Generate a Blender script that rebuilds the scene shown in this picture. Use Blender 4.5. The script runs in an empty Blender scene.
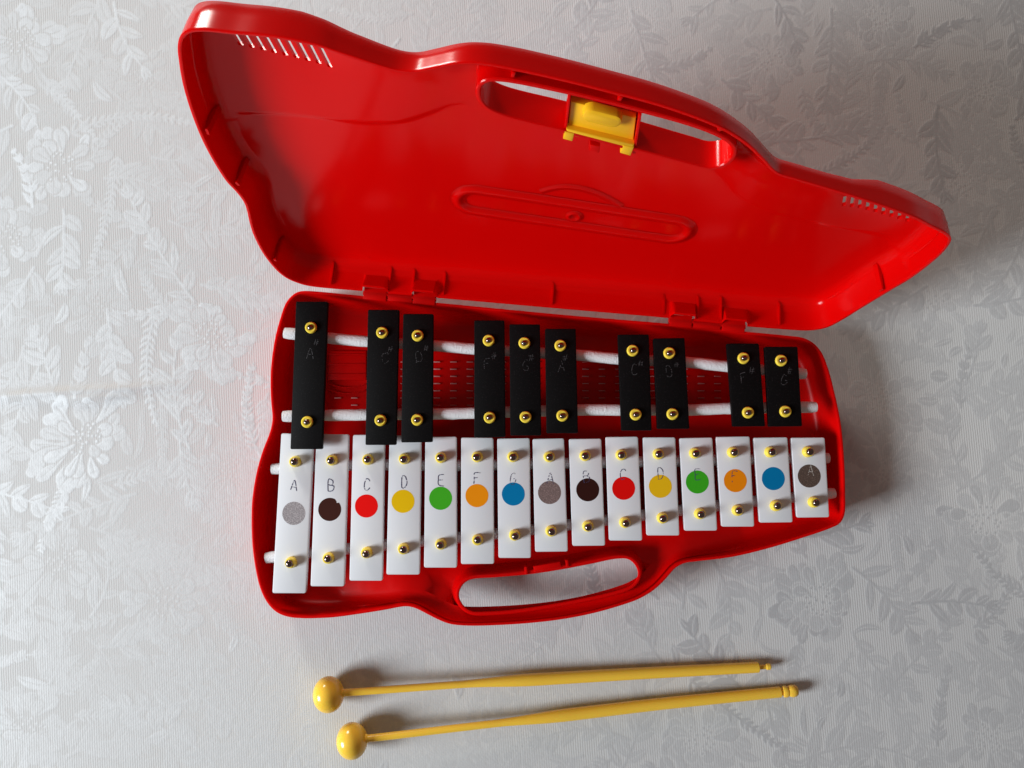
# Toy glockenspiel in a red case on a white damask cloth. All lengths in the tables below are millimetres.
CAM_R = [[1.0,0.0,0.000689],[4.1e-05,0.998208,-0.059835],[-0.000688,0.059835,0.998208]]
HINGE_A = [-112.625,76.396,24.0]
S = [0.996001,-0.089347,0.0]
T0 = [-0.089347,-0.996001,0.0]
T1 = [0.030707,0.342306,0.939087]
W1 = [0.083905,0.935331,-0.34368]
FOCAL = 800.0
BASE_OUT = [[34.76,1.44],[2.55,1.48],[-0.83,2.22],[-3.45,4.12],[-6.59,8.63],[-8.77,17.65],[-10.32,27.93],[-10.84,41.8],[-10.09,53.12],[-8.52,63.28],[-7.18,69.86],[-7.48,76.35],[-10.47,87.64],[-12.46,99.32],[-13.17,113.98],[-12.3,124.8],[-10.38,137.56],[-7.44,149.16],[-3.96,158.61],[0.42,165.39],[5.78,169.77],[11.64,171.5],[18.98,171.6],[28.6,170.64],[35.51,169.61],[47.4,166.95],[61.25,163.51],[69.18,161.26],[73.17,160.59],[77.29,161.25],[83.61,163.7],[88.9,165.78],[95.56,167.63],[104.7,167.68],[119.75,166.07],[137.71,163.28],[154.11,159.81],[169.0,155.51],[183.74,149.94],[192.54,145.77],[199.7,140.46],[205.28,134.15],[209.43,128.64],[213.79,125.78],[219.77,124.36],[238.36,120.37],[256.45,114.41],[273.17,107.7],[287.29,101.52],[293.01,98.15],[295.11,93.56],[294.75,82.42],[293.13,65.36],[290.12,46.49],[285.82,30.54],[281.06,16.68],[277.13,9.07],[272.3,4.72],[266.99,2.8],[260.3,2.49],[235.96,2.33],[195.68,1.73],[143.75,2.0],[72.54,1.54]]
BASE_HOLE = [[98.96,152.95],[99.82,148.2],[103.33,144.55],[117.54,141.78],[134.09,138.8],[151.93,134.47],[166.88,130.2],[178.78,126.76],[184.85,126.47],[188.96,129.65],[190.35,134.06],[188.13,138.78],[180.1,142.89],[165.28,147.71],[147.47,152.64],[129.57,156.96],[114.58,159.43],[106.27,159.97],[101.96,157.75]]
LID_OUT = [[4.48,2.34],[-1.54,5.1],[-4.98,8.05],[-7.88,13.02],[-10.08,20.47],[-11.7,29.67],[-12.3,39.35],[-12.14,49.87],[-10.98,60.19],[-9.89,67.53],[-9.64,73.31],[-10.98,80.33],[-13.23,87.39],[-15.1,107.4],[-14.7,123.83],[-12.59,142.17],[-9.95,154.44],[-7.87,161.69],[-5.61,166.1],[-3.17,168.61],[0.02,170.12],[4.97,170.74],[13.84,170.61],[22.27,170.69],[31.57,170.06],[42.77,168.1],[47.74,166.28],[54.85,163.92],[63.1,161.14],[68.35,159.92],[73.86,160.19],[79.4,162.09],[87.59,165.17],[92.12,166.22],[98.59,166.51],[107.75,165.42],[126.14,162.24],[142.1,158.85],[160.15,154.67],[179.23,148.25],[187.51,144.35],[197.07,138.03],[205.49,130.33],[209.5,126.23],[213.1,123.54],[219.13,121.81],[231.95,118.26],[247.45,113.81],[264.28,108.31],[275.79,103.99],[284.54,99.54],[293.2,95.07],[296.61,91.51],[298.17,83.24],[297.42,71.72],[294.81,58.09],[291.87,49.58],[285.6,30.3],[280.88,15.25],[277.32,7.4],[272.58,3.43],[266.83,1.64],[253.88,0.97],[235.6,0.65],[195.11,2.09],[143.4,1.86],[72.49,1.73],[34.34,1.83]]
LID_HOLE = [[97.01,152.45],[97.52,155.39],[99.28,157.2],[103.47,158.16],[126.79,155.03],[154.25,149.18],[173.31,144.4],[183.4,140.63],[189.15,137.17],[191.7,133.42],[191.74,128.54],[189.45,125.0],[185.53,123.39],[177.87,124.98],[155.19,130.61],[128.42,137.12],[104.99,142.65],[99.29,146.04],[97.49,149.32]]
CREASE_L = [[-4.7,112.45],[7.58,113.98],[22.13,115.2],[38.48,115.8],[50.78,116.76],[63.17,119.45],[75.61,125.76],[84.49,131.46],[95.35,136.73]]
CREASE_R = [[190.81,108.67],[196.47,102.99],[204.28,94.69],[209.97,89.92],[217.91,85.34],[227.9,81.67],[237.83,78.65],[257.86,73.2],[280.57,67.94]]
RING = [[92.83,68.51],[184.41,59.41]]
RING_DOT = [[138.48,62.88]]
RING_ARCH = [[122.01,80.02],[127.12,83.24],[132.71,85.08],[138.89,84.89],[145.31,82.96],[152.03,79.24],[158.61,74.29]]
SLOT_L = [[6.67,157.45],[7.67,152.14],[10.54,156.94],[11.59,151.47],[14.43,156.42],[15.52,150.79],[18.32,155.9],[19.47,150.11],[22.23,155.38],[23.44,149.43],[26.15,154.85],[27.43,148.74],[30.08,154.33],[31.43,148.06],[34.03,153.8],[35.44,147.37],[37.98,153.28],[39.48,146.67]]
SLOT_R = [[249.28,99.11],[251.16,93.5],[253.17,97.89],[255.09,92.3],[257.09,96.65],[259.04,91.1],[261.03,95.41],[263.02,89.89],[265.0,94.16],[267.03,88.67],[268.99,92.91],[271.06,87.45],[273.01,91.64],[275.11,86.21],[277.06,90.36],[279.19,84.97],[281.14,89.08],[283.3,83.72]]
LID_RIB_S = [16.57,47.29,59.76,76.13,133.51,192.43,210.43,222.55,253.28]
LATCH = [[129.29,149.45],[153.68,143.8],[155.02,128.45],[129.49,133.89]]
LATCH_BAR = [[128.9,137.99],[154.98,132.27],[154.94,129.15],[128.83,134.73]]
LATCH_TABS = [[128.26,136.83],[132.09,135.96],[131.78,131.51],[128.1,132.43],[150.86,132.02],[155.17,131.17],[154.66,126.23],[150.44,127.41]]
LATCH_BUMP = [[137.07,146.18],[145.3,144.36]]
LATCH_CATCH = [[138.66,127.99],[142.64,127.08],[142.74,123.34],[138.72,124.27]]
TAB_S = [33.81,46.66,59.94,72.24,196.25,208.68,223.71,236.44]
WHITE_Q = [[[-120.82,-0.71],[-103.68,-1.07],[-106.7,-83.12],[-123.99,-83.12]],[[-102.43,-1.07],[-85.51,-1.28],[-86.92,-79.6],[-104.32,-79.61]],[[-83.31,-1.49],[-66.7,-1.49],[-67.17,-76.74],[-84.27,-76.75]],[[-64.25,-1.59],[-47.59,-2.11],[-47.98,-73.58],[-65.19,-73.63]],[[-45.55,-2.63],[-29.21,-2.42],[-28.72,-70.05],[-45.78,-70.05]],[[-26.81,-2.89],[-10.05,-3.05],[-9.49,-68.06],[-26.66,-68.26]],[[-8.01,-3.46],[8.95,-3.2],[9.54,-65.09],[-7.27,-65.09]],[[10.46,-3.62],[26.85,-3.3],[28.65,-61.76],[11.72,-61.97]],[[29.46,-3.67],[46.26,-3.46],[47.97,-58.73],[31.04,-58.94]],[[48.57,-2.63],[65.48,-2.42],[67.2,-56.17],[50.06,-56.17]],[[68.14,-2.78],[84.94,-2.78],[86.5,-53.55],[69.51,-53.55]],[[87.23,-3.2],[104.25,-2.88],[106.12,-51.03],[89.12,-51.13]],[[106.28,-2.57],[123.77,-2.31],[125.38,-48.97],[108.43,-49.03]],[[125.9,-2.99],[143.48,-2.73],[145.33,-46.76],[128.21,-46.97]],[[145.46,-2.99],[162.94,-2.88],[164.36,-44.13],[147.55,-44.39]]]
BLACK_Q = [[[-112.44,67.61],[-95.87,67.61],[-97.75,-8.84],[-114.18,-8.84]],[[-75.06,63.32],[-58.81,63.32],[-59.81,-6.69],[-75.63,-6.69]],[[-56.77,61.17],[-41.05,61.17],[-41.12,-5.26],[-57.25,-5.41]],[[-19.88,57.78],[-4.17,57.78],[-3.62,-2.59],[-19.71,-2.85]],[[-1.63,55.74],[14.22,55.74],[14.77,-1.77],[-1.16,-1.87]],[[16.86,53.4],[32.77,53.4],[33.69,-0.64],[17.45,-0.64]],[[54.5,50.43],[70.65,50.42],[71.58,0.7],[56.01,0.7]],[[72.86,48.39],[89.11,48.65],[91.02,1.57],[74.47,1.57]],[[110.9,45.74],[127.51,45.74],[129.96,2.91],[113.4,2.7]],[[130.48,44.08],[147.49,44.08],[148.98,2.91],[131.86,2.7]]]
ZW = 25.5
ZB = 32.0
DOTS = [[-113.56,-42.16],[-94.95,-40.15],[-75.91,-38.39],[-56.92,-35.97],[-37.39,-34.42],[-18.53,-33.02],[0.39,-32.19],[19.21,-31.42],[39.07,-30.02],[57.74,-29.24],[76.83,-28.21],[96.1,-25.98],[115.87,-25.26],[135.66,-24.22],[154.36,-22.87]]
WLET = [[-113.8,-27.81],[-94.55,-27.81],[-75.62,-27.03],[-56.22,-25.99],[-37.34,-24.96],[-18.66,-24.23],[0.23,-24.33],[19.49,-24.18],[38.48,-23.14],[57.49,-22.1],[77.01,-21.58],[96.15,-22.1],[115.49,-23.13],[135.52,-23.13],[155.1,-20.02]]
WPIN = [[[-113.05,-15.4],[-93.9,-14.57],[-75.26,-14.27],[-56.36,-13.9],[-37.36,-13.29],[-18.36,-12.88],[0.13,-12.82],[19.03,-12.82],[37.72,-12.26],[56.52,-11.85],[75.84,-11.43],[94.79,-10.97],[114.57,-10.56],[134.04,-10.4],[153.61,-10.25]],[[-114.34,-67.26],[-95.05,-65.03],[-75.35,-62.25],[-56.39,-60.27],[-37.07,-57.84],[-18.09,-55.66],[1.1,-53.22],[19.89,-51.14],[38.96,-48.6],[58.13,-46.72],[77.58,-44.43],[96.98,-42.24],[116.49,-40.51],[136.32,-38.12],[156.01,-36.28]]]
BPIN = [[[-104.3,53.87],[-67.5,51.27],[-49.09,49.72],[-12.39,47.18],[6.1,45.88],[24.69,44.54],[61.99,41.95],[80.91,40.66],[119.14,37.97],[138.55,36.79]],[[-105.56,5.08],[-67.88,6.01],[-49.03,6.21],[-11.81,7.39],[6.68,7.65],[25.58,8.36],[63.28,8.93],[82.18,9.18],[121.01,9.95],[140.23,10.52]]]
BLET = [[-104.5,40.76],[-65.69,38.42],[-48.37,38.68],[-13.2,35.57],[6.69,34.27],[25.29,33.75],[62.98,32.2],[81.04,31.16],[118.92,27.8],[140.06,27.02]]
BSHARP = [[-101.74,45.96],[-63.4,42.84],[-44.78,43.35],[-9.59,39.2],[9.54,38.42],[27.11,38.16],[66.1,35.05],[84.44,35.05],[123.38,31.68],[143.0,31.68]]
TUBE = [[[-119.85,51.91,26.0],[-86.43,48.21,26.0],[-38.09,45.04,26.0],[-19.71,43.46,26.0],[36.43,40.03,26.0],[56.34,38.19,26.0],[93.02,36.35,26.0],[108.72,34.66,26.0],[153.42,30.3,26.0]],[[-119.89,8.05,26.0],[-85.94,8.84,26.0],[-37.89,9.36,26.0],[-19.61,9.88,26.0],[36.28,11.45,26.0],[56.13,11.45,26.0],[94.26,11.45,26.0],[110.98,12.23,26.0],[158.52,13.02,26.0]],[[-127.24,-19.57,19.0],[-86.0,-17.46,19.0],[-28.33,-17.71,19.0],[30.39,-16.39,19.0],[88.59,-15.34,19.0],[130.93,-14.28,19.0],[167.18,-13.75,19.0]],[[-129.55,-66.12,19.0],[-87.05,-61.17,19.0],[-9.76,-53.61,19.0],[29.2,-48.91,19.0],[88.27,-41.33,19.0],[129.47,-36.35,19.0],[169.91,-32.15,19.0]]]
GRILLE = [[-78.38,38.66],[-69.24,38.66],[-60.11,38.66],[-50.97,38.66],[-41.83,38.66],[-32.7,38.66],[-23.56,38.66],[-14.42,38.66],[-5.29,38.66],[3.85,38.66],[12.98,38.66],[22.12,38.66],[31.25,38.66],[40.39,38.66],[49.52,38.66],[58.65,38.66],[67.79,38.66],[76.92,38.66],[86.05,38.66],[95.19,38.66],[104.32,38.66],[-96.6,34.66],[-87.47,34.66],[-78.34,34.66],[-69.21,34.66],[-60.07,34.66],[-50.94,34.66],[-41.81,34.66],[-32.68,34.66],[-23.55,34.66],[-14.42,34.66],[-5.29,34.66],[3.85,34.66],[12.98,34.66],[22.1,34.66],[31.23,34.66],[40.36,34.66],[49.49,34.66],[58.62,34.66],[67.75,34.66],[76.88,34.66],[86.01,34.66],[95.13,34.66],[104.26,34.66],[113.39,34.66],[-96.55,30.67],[-87.42,30.67],[-78.3,30.67],[-69.17,30.67],[-60.04,30.67],[-50.91,30.67],[-41.79,30.67],[-32.66,30.67],[-23.53,30.67],[-14.41,30.67],[-5.28,30.67],[3.84,30.67],[12.97,30.67],[22.09,30.67],[31.22,30.67],[40.34,30.67],[49.47,30.67],[58.59,30.67],[67.71,30.67],[76.84,30.67],[85.96,30.67],[95.08,30.67],[104.21,30.67],[113.33,30.67],[-96.5,26.68],[-87.38,26.68],[-78.25,26.68],[-69.13,26.68],[-60.01,26.68],[-50.89,26.68],[-41.76,26.68],[-32.64,26.68],[-23.52,26.68],[-14.4,26.68],[-5.28,26.68],[3.84,26.68],[12.96,26.68],[22.08,26.68],[31.2,26.68],[40.32,26.68],[49.44,26.68],[58.56,26.68],[67.68,26.68],[76.8,26.68],[85.91,26.68],[95.03,26.68],[104.15,26.68],[113.27,26.68],[-96.45,22.69],[-87.33,22.69],[-78.21,22.69],[-69.09,22.69],[-59.98,22.69],[-50.86,22.7],[-41.74,22.7],[-32.63,22.7],[-23.51,22.7],[-14.39,22.7],[-5.28,22.7],[3.84,22.7],[12.95,22.7],[22.07,22.7],[31.18,22.7],[40.3,22.7],[49.41,22.7],[58.53,22.7],[67.64,22.7],[76.75,22.7],[85.87,22.7],[94.98,22.7],[104.09,22.7],[113.21,22.7],[-96.39,18.71],[-87.28,18.71],[-78.17,18.71],[-69.06,18.71],[-59.94,18.71],[-50.83,18.71],[-41.72,18.71],[-32.61,18.71],[-23.5,18.71],[-14.38,18.71],[-5.27,18.71],[3.84,18.71],[12.95,18.71],[22.06,18.71],[31.17,18.72],[40.28,18.72],[49.39,18.72],[58.5,18.72],[67.6,18.72],[76.71,18.72],[85.82,18.72],[94.93,18.72],[104.04,18.72],[113.14,18.72],[-87.23,14.74],[-78.13,14.74],[-69.02,14.74],[-59.91,14.74],[-50.8,14.74],[-41.7,14.74],[-32.59,14.74],[-23.48,14.74],[-14.38,14.74],[-5.27,14.74],[3.83,14.74],[12.94,14.74],[22.05,14.74],[31.15,14.74],[40.26,14.74],[49.36,14.74],[58.46,14.74],[67.57,14.74],[76.67,14.74],[85.77,14.74],[94.88,14.74],[103.98,14.74]]
PLATE = [[-101.4,44.64],[-80.96,44.64],[-80.78,28.58],[-101.73,28.58]]
DECK = [[63.67,166.98],[71.13,155.77],[87.56,148.49],[106.15,141.0],[134.47,134.22],[171.12,124.03],[197.39,117.42],[223.57,109.22],[255.08,99.99],[276.84,104.43]]
CATCH = [[10.61,-69.43],[24.63,-67.12],[25.14,-69.94],[11.12,-72.24],[5.94,-69.94],[7.5,-69.68],[8.01,-73.53],[6.46,-73.78],[27.22,-66.34],[28.78,-66.09],[29.29,-69.68],[27.73,-69.94]]
M1 = [[-97.9,-139.41,9.4],[-90.14,-138.43,9.7],[-54.72,-136.39,8.2],[-20.63,-134.34,7.0],[-12.08,-133.83,6.8],[25.49,-131.95,5.5],[80.34,-129.26,4.2],[132.64,-126.9,3.2],[139.7,-126.55,3.1]]
M2 = [[-85.11,-163.44,9.4],[-77.38,-162.24,9.7],[-38.6,-158.27,8.2],[-2.43,-154.52,7.0],[6.11,-153.65,6.8],[36.14,-150.54,5.5],[80.12,-145.86,4.4],[144.27,-140.02,3.2],[152.95,-139.25,3.1]]
FLOWERS = [[-281.22,223.38],[-255.86,148.95],[-167.76,54.02],[-236.81,-4.46],[-190.22,-91.81],[-285.4,107.73],[168.17,-91.75],[259.93,-48.34],[205.69,-20.97],[72.84,235.02],[268.48,193.99],[209.96,234.98],[146.67,211.53],[25.79,-140.0],[-212.03,199.94],[-156.13,-20.99],[-248.44,-70.18],[233.49,73.68],[-261.62,-161.31],[101.5,-166.49],[258.46,-166.45],[172.63,101.99],[252.54,141.96],[4.03,-166.52],[-142.74,-140.04],[-50.31,-140.02],[203.99,17.72],[-24.32,235.05],[-230.74,68.08]]
CREASE = [[-273.73,19.93],[-251.56,22.16],[-234.78,18.82],[-214.93,24.39]]
DENOISE = True
RIB_SCALE, RIB_STR = 250., .13
CLOTH_G, CLOTH_M, CLOTH_MROUGH, CLOTH_MIOR, CLOTH_TILT = (.64, .637, .63), (.39, .392, .40), .68, 3.0, .16
LAMPS = [('window_light', (-2.0, -.60, 1.07), (0, .02, 0), (.75, .8), 63., (.87, .945, 1.)),
         ('far_window_light', (-.72, 1.45, .42), (0, .05, 0.1), (.27, .34), 13., (1., .97, .90))]
AMB = ((1., .80, .69), .115)
EXPO = 0.17

import bpy, bmesh, math, random
import numpy as np
from mathutils import Vector, Matrix, geometry
random.seed(7); rng = np.random.default_rng(11)
sc = bpy.context.scene; COL = sc.collection
MM = 0.001
V3 = lambda a: np.array(a, float)
A0, S_, T0_, T1_, W1_ = map(V3, (HINGE_A, S, T0, T1, W1))
Z_ = V3([0, 0, 1])
def base_pt(s, t, w=0.0): return A0 + s*S_ + t*T0_ - w*Z_
def lid_pt(s, t, w=0.0): return A0 + s*S_ + t*T1_ + w*W1_

# ------------------------------------------------------------------ materials
def mat(name, col, rough=.5, spec=.5, metal=0., bump=None, coat=0., sub=0.):
    m = bpy.data.materials.new(name); m.use_nodes = True
    nt = m.node_tree; b = nt.nodes['Principled BSDF']
    b.inputs['Base Color'].default_value = (*col, 1)
    b.inputs['Roughness'].default_value = rough
    b.inputs['Specular IOR Level'].default_value = spec
    b.inputs['Metallic'].default_value = metal
    b.inputs['Coat Weight'].default_value = coat
    if sub:
        b.inputs['Subsurface Weight'].default_value = sub
        b.inputs['Subsurface Radius'].default_value = (.004, .002, .001)
        b.inputs['Subsurface Scale'].default_value = .3
    if bump:
        scale, strength, dist = bump
        tc = nt.nodes.new('ShaderNodeTexCoord'); n = nt.nodes.new('ShaderNodeTexNoise')
        n.inputs['Scale'].default_value = scale; n.inputs['Detail'].default_value = 4
        bp = nt.nodes.new('ShaderNodeBump'); bp.inputs['Strength'].default_value = strength
        bp.inputs['Distance'].default_value = dist
        nt.links.new(tc.outputs['Object'], n.inputs['Vector'])
        nt.links.new(n.outputs['Fac'], bp.inputs['Height'])
        nt.links.new(bp.outputs['Normal'], b.inputs['Normal'])
    return m
def vary(m, scale, lo, hi, socket='Roughness', detail=5, ramp=(.35, .65)):
    nt = m.node_tree; b = nt.nodes['Principled BSDF']
    tc = nt.nodes.new('ShaderNodeTexCoord'); n = nt.nodes.new('ShaderNodeTexNoise')
    n.inputs['Scale'].default_value = scale; n.inputs['Detail'].default_value = detail
    mr = nt.nodes.new('ShaderNodeMapRange')
    mr.inputs['From Min'].default_value = ramp[0]; mr.inputs['From Max'].default_value = ramp[1]
    mr.inputs['To Min'].default_value = lo; mr.inputs['To Max'].default_value = hi
    nt.links.new(tc.outputs['Object'], n.inputs['Vector'])
    nt.links.new(n.outputs['Fac'], mr.inputs['Value'])
    nt.links.new(mr.outputs['Result'], b.inputs[socket])
def speckle(m, c0, c1, scale, lo, hi):
    nt = m.node_tree; b = nt.nodes['Principled BSDF']
    tc = nt.nodes.new('ShaderNodeTexCoord'); n = nt.nodes.new('ShaderNodeTexNoise')
    n.inputs['Scale'].default_value = scale; n.inputs['Detail'].default_value = 3
    r = nt.nodes.new('ShaderNodeValToRGB')
    r.color_ramp.elements[0].position = lo; r.color_ramp.elements[1].position = hi
    r.color_ramp.elements[0].color = (*c0, 1); r.color_ramp.elements[1].color = (*c1, 1)
    nt.links.new(tc.outputs['Object'], n.inputs['Vector'])
    nt.links.new(n.outputs['Fac'], r.inputs['Fac'])
    nt.links.new(r.outputs['Color'], b.inputs['Base Color'])
RED = mat('red_plastic', (.66, .0008, .0008), .16, .15, bump=(32, .06, .0012))
_b = RED.node_tree.nodes['Principled BSDF']; _b.inputs['Subsurface Weight'].default_value = .36
_b.inputs['Subsurface Radius'].default_value = (1., .04, .04); _b.inputs['Subsurface Scale'].default_value = .005
REDC = RED.copy(); REDC.name = 'red_plastic_satin'; REDC.node_tree.nodes['Principled BSDF'].inputs['Roughness'].default_value = .34
WHITE = mat('white_enamel', (.8, .8, .81), .38, .5, bump=(400, .05, .0003)); speckle(WHITE, (.56, .56, .58), (.73, .735, .76), 330, .23, .28)
BLACK = mat('black_enamel', (.004, .0033, .0036), .5, .1, bump=(1500, .2, .0003)); speckle(BLACK, (.003, .0024, .0026), (.028, .025, .026), 1500, .6, .78)
YELLOW = mat('yellow_plastic', (1., .61, .06), .2, .5, sub=.2)
LATCHY = mat('latch_yellow', (.98, .52, .012), .34, .5, bump=(300, .1, .0004), sub=.1)
COLLAR = mat('collar_yellow', (1., .74, .075), .28, .5, sub=.1)
NAIL = mat('nail_metal', (.24, .18, .165), .12, .5, metal=1.)  # base colour darkened to imitate the dark reflections in shiny nail heads
PALE_RED = mat('pale_red_plastic', (.66, .28, .27), .4, .5)  # pale colour for the raised dashes built instead of open floor slots
FELT = mat('white_felt', (.82, .81, .82), .95, .1, bump=(1300, .6, .0009))
INK = mat('blue_ink', (.06, .06, .135), .6, .3)
SCRATCH = mat('grey_scratch', (.07, .07, .074), .6, .3)
PALE = mat('pale_scratch', (.5, .46, .42), .6, .3)
DOTC = [(.36, .33, .34), (.05, .012, .008), (.88, .003, .002), (.90, .56, .002), (.06, .46, .018), (.95, .31, .003),
        (.0, .20, .45), (.22, .155, .145), (.035, .008, .006), (.80, .003, .002), (.86, .52, .008), (.045, .42, .015),
        (.88, .26, .003), (.0, .185, .42), (.11, .075, .06)]
DOTM = [mat('dot_paint_%d' % i, c, .5, .12) for i, c in enumerate(DOTC)]
for m_, i in ((DOTM[7], 7), (DOTM[14], 14), (DOTM[0], 0)):
    c = DOTC[i]; speckle(m_, tuple(x*.8 for x in c), tuple(min(1, x*1.5) for x in c), 1500, .45, .68)

# ------------------------------------------------------------------ object helpers
def link(o, parent=None):
    COL.objects.link(o)
    if parent is not None: o.parent = parent
    return o
def finish(me, angle=35):
    for p in me.polygons: p.use_smooth = True
    me.set_sharp_from_angle(angle=math.radians(angle))
def mesh_obj(name, bm, m, parent=None, origin=(0, 0, 0), angle=35, recalc=True, world_parent=(0, 0, 0)):
    """bm is in millimetres, world axes; origin (mm) becomes the object's own origin"""
    if recalc: bmesh.ops.recalc_face_normals(bm, faces=bm.faces)
    o3 = Vector(origin)
    for v in bm.verts: v.co = (v.co - o3)*MM
    me = bpy.data.meshes.new(name); bm.to_mesh(me); bm.free()
    for mm in (m if isinstance(m, (list, tuple)) else [m]): me.materials.append(mm)
    finish(me, angle)
    o = bpy.data.objects.new(name, me)
    o.location = (o3 - Vector(world_parent))*MM
    return link(o, parent)
def empty(name, loc):
    o = bpy.data.objects.new(name, None); o.empty_display_size = .02; o.location = Vector(loc)*MM
    return link(o)

# ------------------------------------------------------------------ 2-D helpers
def catmull(P, closed=True, sub=10):
    P = np.asarray(P, float); n = len(P); out = []
    rngi = range(n) if closed else range(n-1)
    for i in rngi:
        if closed: p0, p1, p2, p3 = P[i-1], P[i], P[(i+1) % n], P[(i+2) % n]
        else: p0, p1, p2, p3 = P[max(i-1, 0)], P[i], P[i+1], P[min(i+2, n-1)]
        # centripetal
        t0 = 0; t1 = t0+max(np.linalg.norm(p1-p0), 1e-6)**.5; t2 = t1+max(np.linalg.norm(p2-p1), 1e-6)**.5; t3 = t2+max(np.linalg.norm(p3-p2), 1e-6)**.5
        for t in np.linspace(t1, t2, sub, endpoint=False):
            a1 = p1 if t1 == t0 or np.allclose(p0, p1) else (t1-t)/(t1-t0)*p0+(t-t0)/(t1-t0)*p1
            a2 = (t2-t)/(t2-t1)*p1+(t-t1)/(t2-t1)*p2
            a3 = p2 if np.allclose(p2, p3) else (t3-t)/(t3-t2)*p2+(t-t2)/(t3-t2)*p3
            b1 = (t2-t)/(t2-t0)*a1+(t-t0)/(t2-t0)*a2
            b2 = (t3-t)/(t3-t1)*a2+(t-t1)/(t3-t1)*a3
            out.append((t2-t)/(t2-t1)*b1+(t-t1)/(t2-t1)*b2)
    if not closed: out.append(P[-1])
    return np.array(out)
def resample(P, step, closed=True):
    Q = np.vstack([P, P[:1]]) if closed else P
    d = np.r_[0, np.cumsum(np.linalg.norm(np.diff(Q, axis=0), axis=1))]
    n = max(8, int(round(d[-1]/step)))
    u = np.linspace(0, d[-1], n, endpoint=False) if closed else np.linspace(0, d[-1], n)
    return np.column_stack([np.interp(u, d, Q[:, k]) for k in range(Q.shape[1])])
def area(P): x, y = P[:, 0], P[:, 1]; return .5*np.sum(x*np.roll(y, -1)-y*np.roll(x, -1))
def ccw(P): return P if area(P) > 0 else P[::-1]
def smooth_loop(P, k, n=1):
    for _ in range(n): P = P*(1-k)+k*.5*(np.roll(P, 1, 0)+np.roll(P, -1, 0))
    return P
def inset(P, d):
    """offset a CCW loop inwards by d in small relaxed steps (keeps the vertex count)"""
    if abs(d) < 1e-9: return P.copy()
    n = max(1, int(math.ceil(abs(d)/.3))); st_ = d/n
    for _ in range(n):
        T = np.roll(P, -1, 0)-np.roll(P, 1, 0); T /= np.maximum(np.linalg.norm(T, axis=1), 1e-9)[:, None]
        P = P+np.column_stack([-T[:, 1], T[:, 0]])*st_
        P = smooth_loop(P, .12)
    return P
def inside(pt, poly):
    x, y = pt; px, py = poly[:, 0], poly[:, 1]; qx, qy = np.roll(px, -1), np.roll(py, -1)
    c = ((py > y) != (qy > y)) & (x < (qx-px)*(y-py)/np.where(qy == py, 1e-12, qy-py)+px)
    return bool(np.sum(c) % 2)
def inside_many(X, poly):
    px, py = poly[:, 0], poly[:, 1]; qx, qy = np.roll(px, -1), np.roll(py, -1)
    r = np.zeros(len(X), int)
    for a, b, c, d in zip(px, py, qx, qy):
        if b == d: continue
        r += ((b > X[:, 1]) != (d > X[:, 1])) & (X[:, 0] < (c-a)*(X[:, 1]-b)/(d-b)+a)
    return r % 2 == 1

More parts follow.
